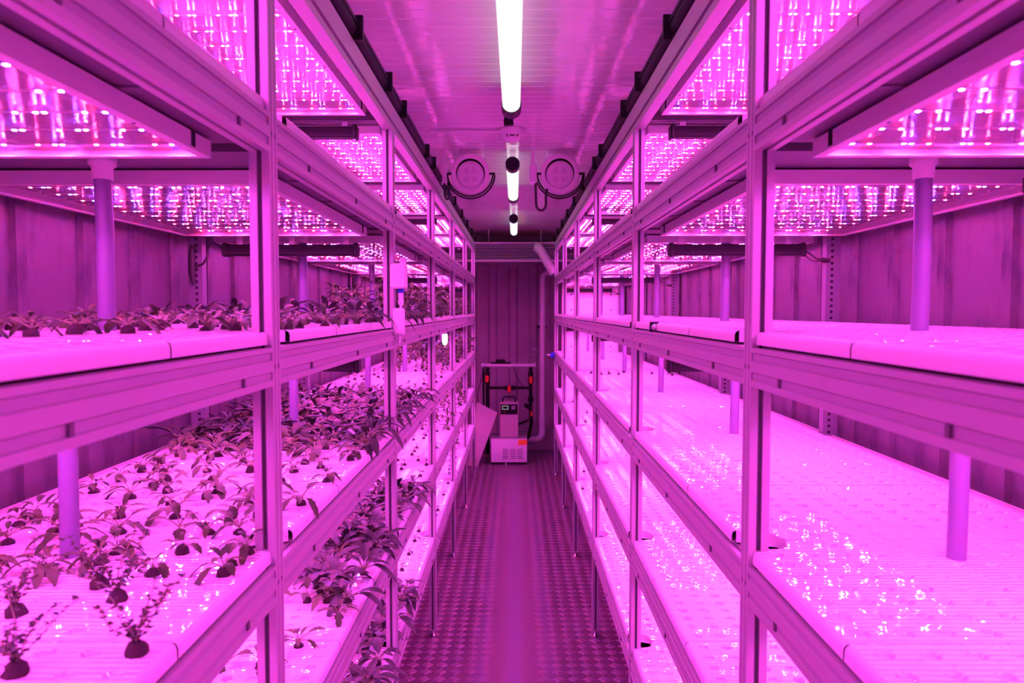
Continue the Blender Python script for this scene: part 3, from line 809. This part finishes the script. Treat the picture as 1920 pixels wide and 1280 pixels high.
t = thing('blue_valve', 'round blue valve at the foot end of the right rack', 'valve', (.402, 7.19, H - .470))
mb = MB(); mb.lathe([(0,0),(.026,0),(.030,.008),(.030,.026),(.022,.032),(0,.032)], M['blue'], 18, Matrix.Rotation(R(90), 4, 'X')); link('knob', mb.mesh('knob'), t)
mb = MB(); mb.tube([(0,0,0),(0,.05,0),(-.06,.06,0)], .008, M['pvc'], 8); link('spigot', mb.mesh('spigot'), t)
t = thing('end_panel', 'white sheet closing the far end of the right rack', 'panel', (0, 7.262, 0))
mb = MB(); mb.box(.50, 1.165, 0, .006, .02, PB[3] - .004, M['white']); link('sheet', mb.mesh('sheet'), t)
for i, (x, z) in enumerate([(x, z) for x in (.60, 1.02) for z in (BB[2]+.14, BB[2]+.34, BB[3]+.14, BB[3]+.3)]):
    mb = MB(); mb.lathe([(0,.003),(.008,.002),(.009,0)], M['slot'], 10, Matrix.Translation((x, 0, z)) @ Matrix.Rotation(R(90), 4, 'X')); link('screw', mb.mesh('screw'), t)

# small things on the aisle face of the racks
t = thing('sensor_box', 'white sensor box with blue-topped tube on the left rack\'s second post', 'sensor', (-.398, 2.415, H))
mb = MB(); mb.bbox(-.034, .022, -.025, .020, .077, .165, M['white'], .006); mb.box(.0, .018, -.015, .015, .165, .185, M['white']); link('upper_box', mb.mesh('upper_box'), t)
mb = MB(); mb.tube([(0,0,.077),(0,0,.062)], .0115, M['blue'], 14); link('blue_collar', mb.mesh('blue_collar'), t)
mb = MB(); mb.tube([(0,0,.064),(0,0,.020)], .0095, M['white_dull'], 14); mb.tube([(0,0,.022),(0,0,.006)], .005, M['white_dull'], 10); link('probe_tube', mb.mesh('probe_tube'), t)
mb = MB(); mb.bbox(-.026, .012, -.022, .016, -.086, .008, M['white'], .004); mb.tube([(-.008,0,-.086),(-.008,0,-.115)], .006, M['white_dull'], 10); link('lower_box', mb.mesh('lower_box'), t)
t = thing('tube_glint', 'tiny bright white lamp hanging under the left rack\'s fourth shelf', 'lamp', (-.434, 4.26, BB[3]))  # added glowing body in place of a tube light's reflection
mb = MB(); mb.lathe([(.012,-.012),(.018,-.016),(.018,-.066),(.010,-.082),(.0,-.085)], M['tube_light'], 14); mb.lathe([(0,-.088),(.004,-.092),(0,-.098)], M['tube_light'], 8); link('glint_body', mb.mesh('glint_body'), t)
mb = MB(); mb.lathe([(0,0),(.010,0),(.012,-.012)], M['white'], 12); link('glint_cap', mb.mesh('glint_cap'), t)
t = thing('steel_clamp', 'shiny steel clamp on the raft edge of the right rack\'s fourth shelf', 'clamp', (.425, 2.06, RT[3] - .012))
mb = MB(); mb.lathe([(0,-.03),(.010,-.026),(.012,-.012),(.007,-.003),(.007,.003),(.012,.012),(.010,.026),(0,.03)], M['steel'], 14, Matrix.Rotation(R(90), 4, 'X')); link('barrel', mb.mesh('barrel'), t)
mb = MB(); mb.box(-.013, .013, -.003, .003, -.014, .016, M['black']); link('strap', mb.mesh('strap'), t)

# ------------------------------------------------------------------ plants
def leaf_geo(mb, mat, L=.08, Wd=.022, arch=1.0, pet=.4, wavy=.0, M4=None, seed=0, n=7):
    """one leaf: a thin stalk from the origin, then a folded, arching blade"""
    rnd = random.Random(seed)
    def mid(t):
        x = L*t*(1 - .12*arch*t); z = L*(.50*t - .62*arch*t*t)
        return Vector((x, 0, z))
    T = M4 if M4 is not None else Matrix.Identity(4)
    pts = [T @ mid(pet*k/2) for k in range(3)]
    mb.tube(pts, .0014, M['stalk'], 4, caps=False)
    vs_ = []
    for k in range(n+1):
        u = k/n; t = pet + (1-pet)*u
        wv = Wd/2*(math.sin(math.pi*min(1, (u**1.15)*.90 + .05))**.65) if 0 < k < n else Wd*.06
        if wavy: wv *= 1 + wavy*(1 if k % 2 else -1)*rnd.uniform(.5, 1)
        p = mid(t); zz = wv*.35
        vs_ += [T @ (p + Vector((0, -wv, zz))), T @ p, T @ (p + Vector((0, wv, zz + wavy*.003)))]
    fs = []
    for k in range(n):
        a = 3*k; fs += [(a, a+3, a+4, a+1), (a+1, a+4, a+5, a+2)]
    mb.add(vs_, fs, mat, True)
def leaf_mesh(kind, v):
    mb = MB(); rnd = random.Random(kind + str(v)); arch = .7 + .35*v
    if kind == 'rocket': leaf_geo(mb, M['leaf_green'], .086, .022, arch + .15, .38, .16, seed=v)
    elif kind == 'sage': leaf_geo(mb, M['leaf_grey'], .092, .0215, arch + .1, .28, .05, seed=v)
    elif kind == 'tiny': leaf_geo(mb, M['leaf_green'], .035, .012, arch, .3, .1, seed=v, n=4)
    return mb.mesh('leaf')
LM = {k: [leaf_mesh(k, v) for v in range(4)] for k in ('rocket', 'sage', 'tiny')}
def plug_mesh(v):
    mb = MB(); rnd = random.Random(v); n = 9; prof = [(.014, -.004), (.0150, .003), (.0125, .009), (.008, .014), (.0, .016)]
    vs_ = []
    for r, z in prof:
        for k in range(n):
            a = 2*math.pi*k/n; rr = r*rnd.uniform(.82, 1.15); vs_.append((rr*math.cos(a), rr*math.sin(a), z*rnd.uniform(.85, 1.2)))
    fs = [(i*n+k, i*n+(k+1) % n, (i+1)*n+(k+1) % n, (i+1)*n+k) for i in range(4) for k in range(n)]
    mb.add(vs_, fs, M['foam'], True); return mb.mesh('peat_plug')
PM = [plug_mesh(v) for v in range(3)]
def leaf_xform(rnd, q, nl, lift=1.0, sc=1.0):
    az = 2*math.pi*q/nl*1.0 + rnd.uniform(-.5, .5)
    inner = q % 3 == 0
    el = R(rnd.uniform(8, 30) if not inner else rnd.uniform(35, 65))*lift
    return az, el, sc*rnd.uniform(.72, 1.15)*(.75 if inner else 1), rnd.randrange(4)
def joined_leaves(kind, nl, seed, sc, lift, stack=1, hgt=0):
    """the whole leaf crown of one distant plant as one mesh"""
    rnd = random.Random(seed); mb = MB(); mat = M['leaf_green'] if kind in ('rocket', 'tall') else M['leaf_grey']
    for w_ in range(stack):
        for q in range(nl):
            az, el, s_, v = leaf_xform(rnd, q, nl, lift, sc)
            T = Matrix.Translation((0, 0, .014 + hgt*w_/max(1, stack))) @ Matrix.Rotation(az, 4, 'Z') @ Matrix.Rotation(-el, 4, 'Y') @ Matrix.Scale(s_, 4)
            leaf_geo(mb, mat, .088 if kind != 'sage' else .098, .024 if kind != 'sage' else .022, .7 + .35*v, .32, .25 if kind != 'sage' else .05, T, v, n=5)
    if stack > 1: mb.tube([(0,0,.0),(0,0,hgt*.9)], .003, M['stalk'], 5)
    return mb.mesh('leaves')
FAR = {'rocket': [joined_leaves('rocket', 8, s, 1, 1) for s in range(4)], 'sage': [joined_leaves('sage', 9, 10+s, 1, 1.1) for s in range(4)],
       'tall': [joined_leaves('tall', 8, 20+s, .85, 1, 4, .13) for s in range(4)], 'tiny': [joined_leaves('rocket', 4, 30+s, .32, 1.2) for s in range(3)]}
def thyme_meshes(seed):
    rnd = random.Random(seed); st = MB(); fo = MB()
    for q in range(9):
        az = rnd.uniform(0, 2*math.pi); lean = rnd.uniform(.3, 1.5); Ln = rnd.uniform(.05, .105)
        p = Vector((0, 0, .015)); d = Vector((math.cos(az)*lean, math.sin(az)*lean, 1)).normalized(); pts = [p.copy()]
        for k in range(7):
            d = (d + Vector((rnd.uniform(-.25, .25), rnd.uniform(-.25, .25), rnd.uniform(-.12, .16)))).normalized()
            p = p + d*Ln/7; pts.append(p.copy())
        st.tube(pts, .0007, M['stalk'], 4, caps=False)
        for k in range(1, 8):
            for h in range(3 if k < 7 else 5):
                a = rnd.uniform(0, 6.28); L = rnd.uniform(.006, .0105)
                dv = Vector((math.cos(a), math.sin(a), rnd.uniform(-.1, .7))).normalized()
                sd = dv.cross(Vector((0, 0, 1))); sd = sd.normalized()*L*.40 if sd.length > .01 else Vector((L*.34, 0, 0))
                o = pts[k]; up = Vector((0, 0, L*.12))
                fo.add([o, o + dv*L*.5 + sd, o + dv*L, o + dv*L*.5 - sd, o + dv*L*.5 - up], [(0,1,4),(1,2,4),(2,3,4),(3,0,4)], M['leaf_dark'])
    return st.mesh('stems'), fo.mesh('foliage')
TH = [thyme_meshes(s) for s in range(4)]
NAME = {'rocket': ('rocket_seedling', 'plant', 'rocket seedlings in the left rack'), 'sage': ('sage_plant', 'plant', 'broad leaved sage plants in the left rack'),
        'tall': ('tall_herb', 'plant', 'tall bushy herbs at the far end of the left rack'), 'tiny': ('sprout', 'sprout', 'tiny sprouts'), 'thyme': ('thyme_plant', 'plant', 'thyme plants nearest the viewer')}
DESC = {'rocket': 'rocket seedling', 'sage': 'broad-leaved sage', 'tall': 'tall bushy herb', 'tiny': 'tiny sprout', 'thyme': 'wiry thyme'}
NUMW = ['first', 'second', 'third', 'fourth', 'fifth', 'sixth', 'seventh', 'eighth', 'ninth', 'tenth', 'eleventh', 'twelfth']
taken = {}
PR = random.Random(5)
def plant(kind, side, l, x, y, sc=1.0, near=True, group=None, nl=None):
    bay = max(i for i in range(len(P)) if P[i] <= y + .02 or i == 0); bay = min(bay, 5)
    yy = y - P[bay] - .025; raft = min(2, max(0, int(yy/.4))); row = min(7, max(0, int((yy - .4*raft - CR0)/RP)))
    col = min(10, max(0, int((x - RX - CX0)/CP)))
    if raft == 0 and row == 0 and col == 0: col = 1
    if raft == 2 and row == 7 and col == 0: col = 1
    key = (side, l, bay, raft, row, col)
    if key in taken: return
    bay = bay; px = RX + CX0 + CP*(col + .5)
    py_ = P[bay] + .025 + .4*raft + CR0 + RP*(row + .5)
    # keep clear of the overflow pipes
    for i in range(len(P)):
        if abs(px - .768) < .035 and abs(py_ - (P[i] + (.055 if l in (3, 1) else -.07))) < .035: return
    taken[key] = 1
    shelf = ORD[l]
    where = ('%s shelf' % shelf) + (' right rack' if side > 0 else '')
    lab = '%s, %s, %s bay, %s raft, %s row, %s hole out' % (DESC[kind], where, BAY[bay], RAFTPOS[raft], NUMW[row], NUMW[col])
    nm, cat, grp = NAME[kind]
    if side > 0: grp = grp.replace('left', 'right') if 'left' in grp else grp + ' in the right rack'
    t = thing(nm, lab, cat, (side*px, py_, RT[l]), grp, (0, 0, PR.uniform(0, 6.28)))
    if near is not None:
        k = sc if kind in ('tiny',) else 1
        link('peat_plug', PR.choice(PM), t, (0,0,0), (0,0,PR.uniform(0,6)), (.80, .80, PR.uniform(.5, 1.15)) if kind not in ('tiny', 'thyme') else (.95, .95, 1.1) if kind == 'thyme' else (.7, .7, .8))
    if kind == 'thyme':
        a, b_ = PR.choice(TH); tag(link('stems', a, t, scale=(sc,)*3), kind='stuff'); tag(link('foliage', b_, t, scale=(sc,)*3), kind='stuff'); return t
    if near and kind in ('rocket', 'sage'):
        n = nl or (PR.randint(6, 9) if kind == 'rocket' else PR.randint(10, 13))
        for q in range(n):
            az, el, s_, v = leaf_xform(PR, q, n, 1.0, sc)
            link('leaf', LM[kind][v], t, (0, 0, .012), (0, -el, az), (s_,)*3)
    else:
        link('leaves', PR.choice(FAR[kind]), t, scale=(sc,)*3)
    return t
def patch(kind, l, y0, y1, dy, xs, prob, sc, near=True, side=-1):
    y = y0; k = 0
    while y < y1:
        for x in xs:
            if PR.random() < prob:
                plant(kind, side, l, x + (dy*.25 if k % 2 else 0) + PR.uniform(-.012, .012), y + PR.uniform(-.015, .015), sc*PR.uniform(.8, 1.2), near)
        y += dy; k += 1
XS = [.47 + .1*k for k in range(6)]
XD = [.465 + .115*k for k in range(6)]
# third shelf, nearest: thyme
for x, y in ((.463,.85),(.578,.97),(.61,1.04),(.58,.80),(.70,.92),(.76,.86),(.64,.76),(.80,.98),(.70,.72),(.84,.78)):
    plant('thyme', -1, 2, x, y, PR.uniform(.8, 1.1))
patch('rocket', 2, 1.10, 1.98, .10, XS, .85, .72)
patch('rocket', 2, 1.98, 2.22, .10, XS, .95, 1.05)
patch('sage', 2, 2.15, 3.40, .10, XD, .97, 1.25)
patch('tiny', 2, 3.45, 4.9, .15, XS, .45, 1.6, False)
patch('tall', 2, 4.95, 7.1, .17, [.50, .66, .86], .95, 1.15, False)
# fourth shelf
patch('rocket', 3, .62, 1.30, .09, XS[2:], .92, .70)
patch('rocket', 3, 1.30, 2.05, .10, XS, .88, .72)
patch('sage', 3, 2.05, 3.3, .125, XD, .95, 1.15)
patch('tall', 3, 3.35, 7.1, .17, [.50, .66, .86], .95, 1.15, False)
# second shelf
patch('rocket', 1, 1.32, 1.95, .11, XS[:5], .55, .85)
patch('sage', 1, 1.90, 3.2, .10, XS[:5], .98, 1.38)
patch('tiny', 1, 3.15, 4.6, .11, XS[:4], .6, 1.2, False)
patch('tall', 1, 4.7, 7.1, .3, [.50, .66], .95, 1.1, False)
# bottom shelf
patch('sage', 0, 1.9, 3.0, .10, XS[:3], .95, 1.25)
patch('tiny', 0, 3.0, 4.8, .11, XS[:3], .7, 1.2, False)
patch('tall', 0, 5.0, 7.1, .3, [.50], .95, 1.0, False)
# one broad leaf reaching out into the aisle
big = plant('sage', -1, 3, .47, 3.42, 1.0, True, nl=7)
# right rack: a few sprouts far back
for x, y in ((.50,4.62),(.59,4.55),(.66,4.60),(.72,4.56),(.78,4.66),(.83,4.52),(.90,4.60),(1.02,4.58),(1.05,4.5),(.60,4.78),(.75,4.8)):
    plant('tiny', 1, 2, x, y, 1.0, False)
for x, y in ((.50,5.6),(.56,5.45),(.62,5.2),(.52,5.0),(.6,4.8),(.49,6.1)):
    plant('tiny', 1, 1, x, y, 1.0, False)
for x, y in ((.47,5.3),(.52,5.1),(.47,4.6)): plant('tiny', 1, 0, x, y, .9, False)
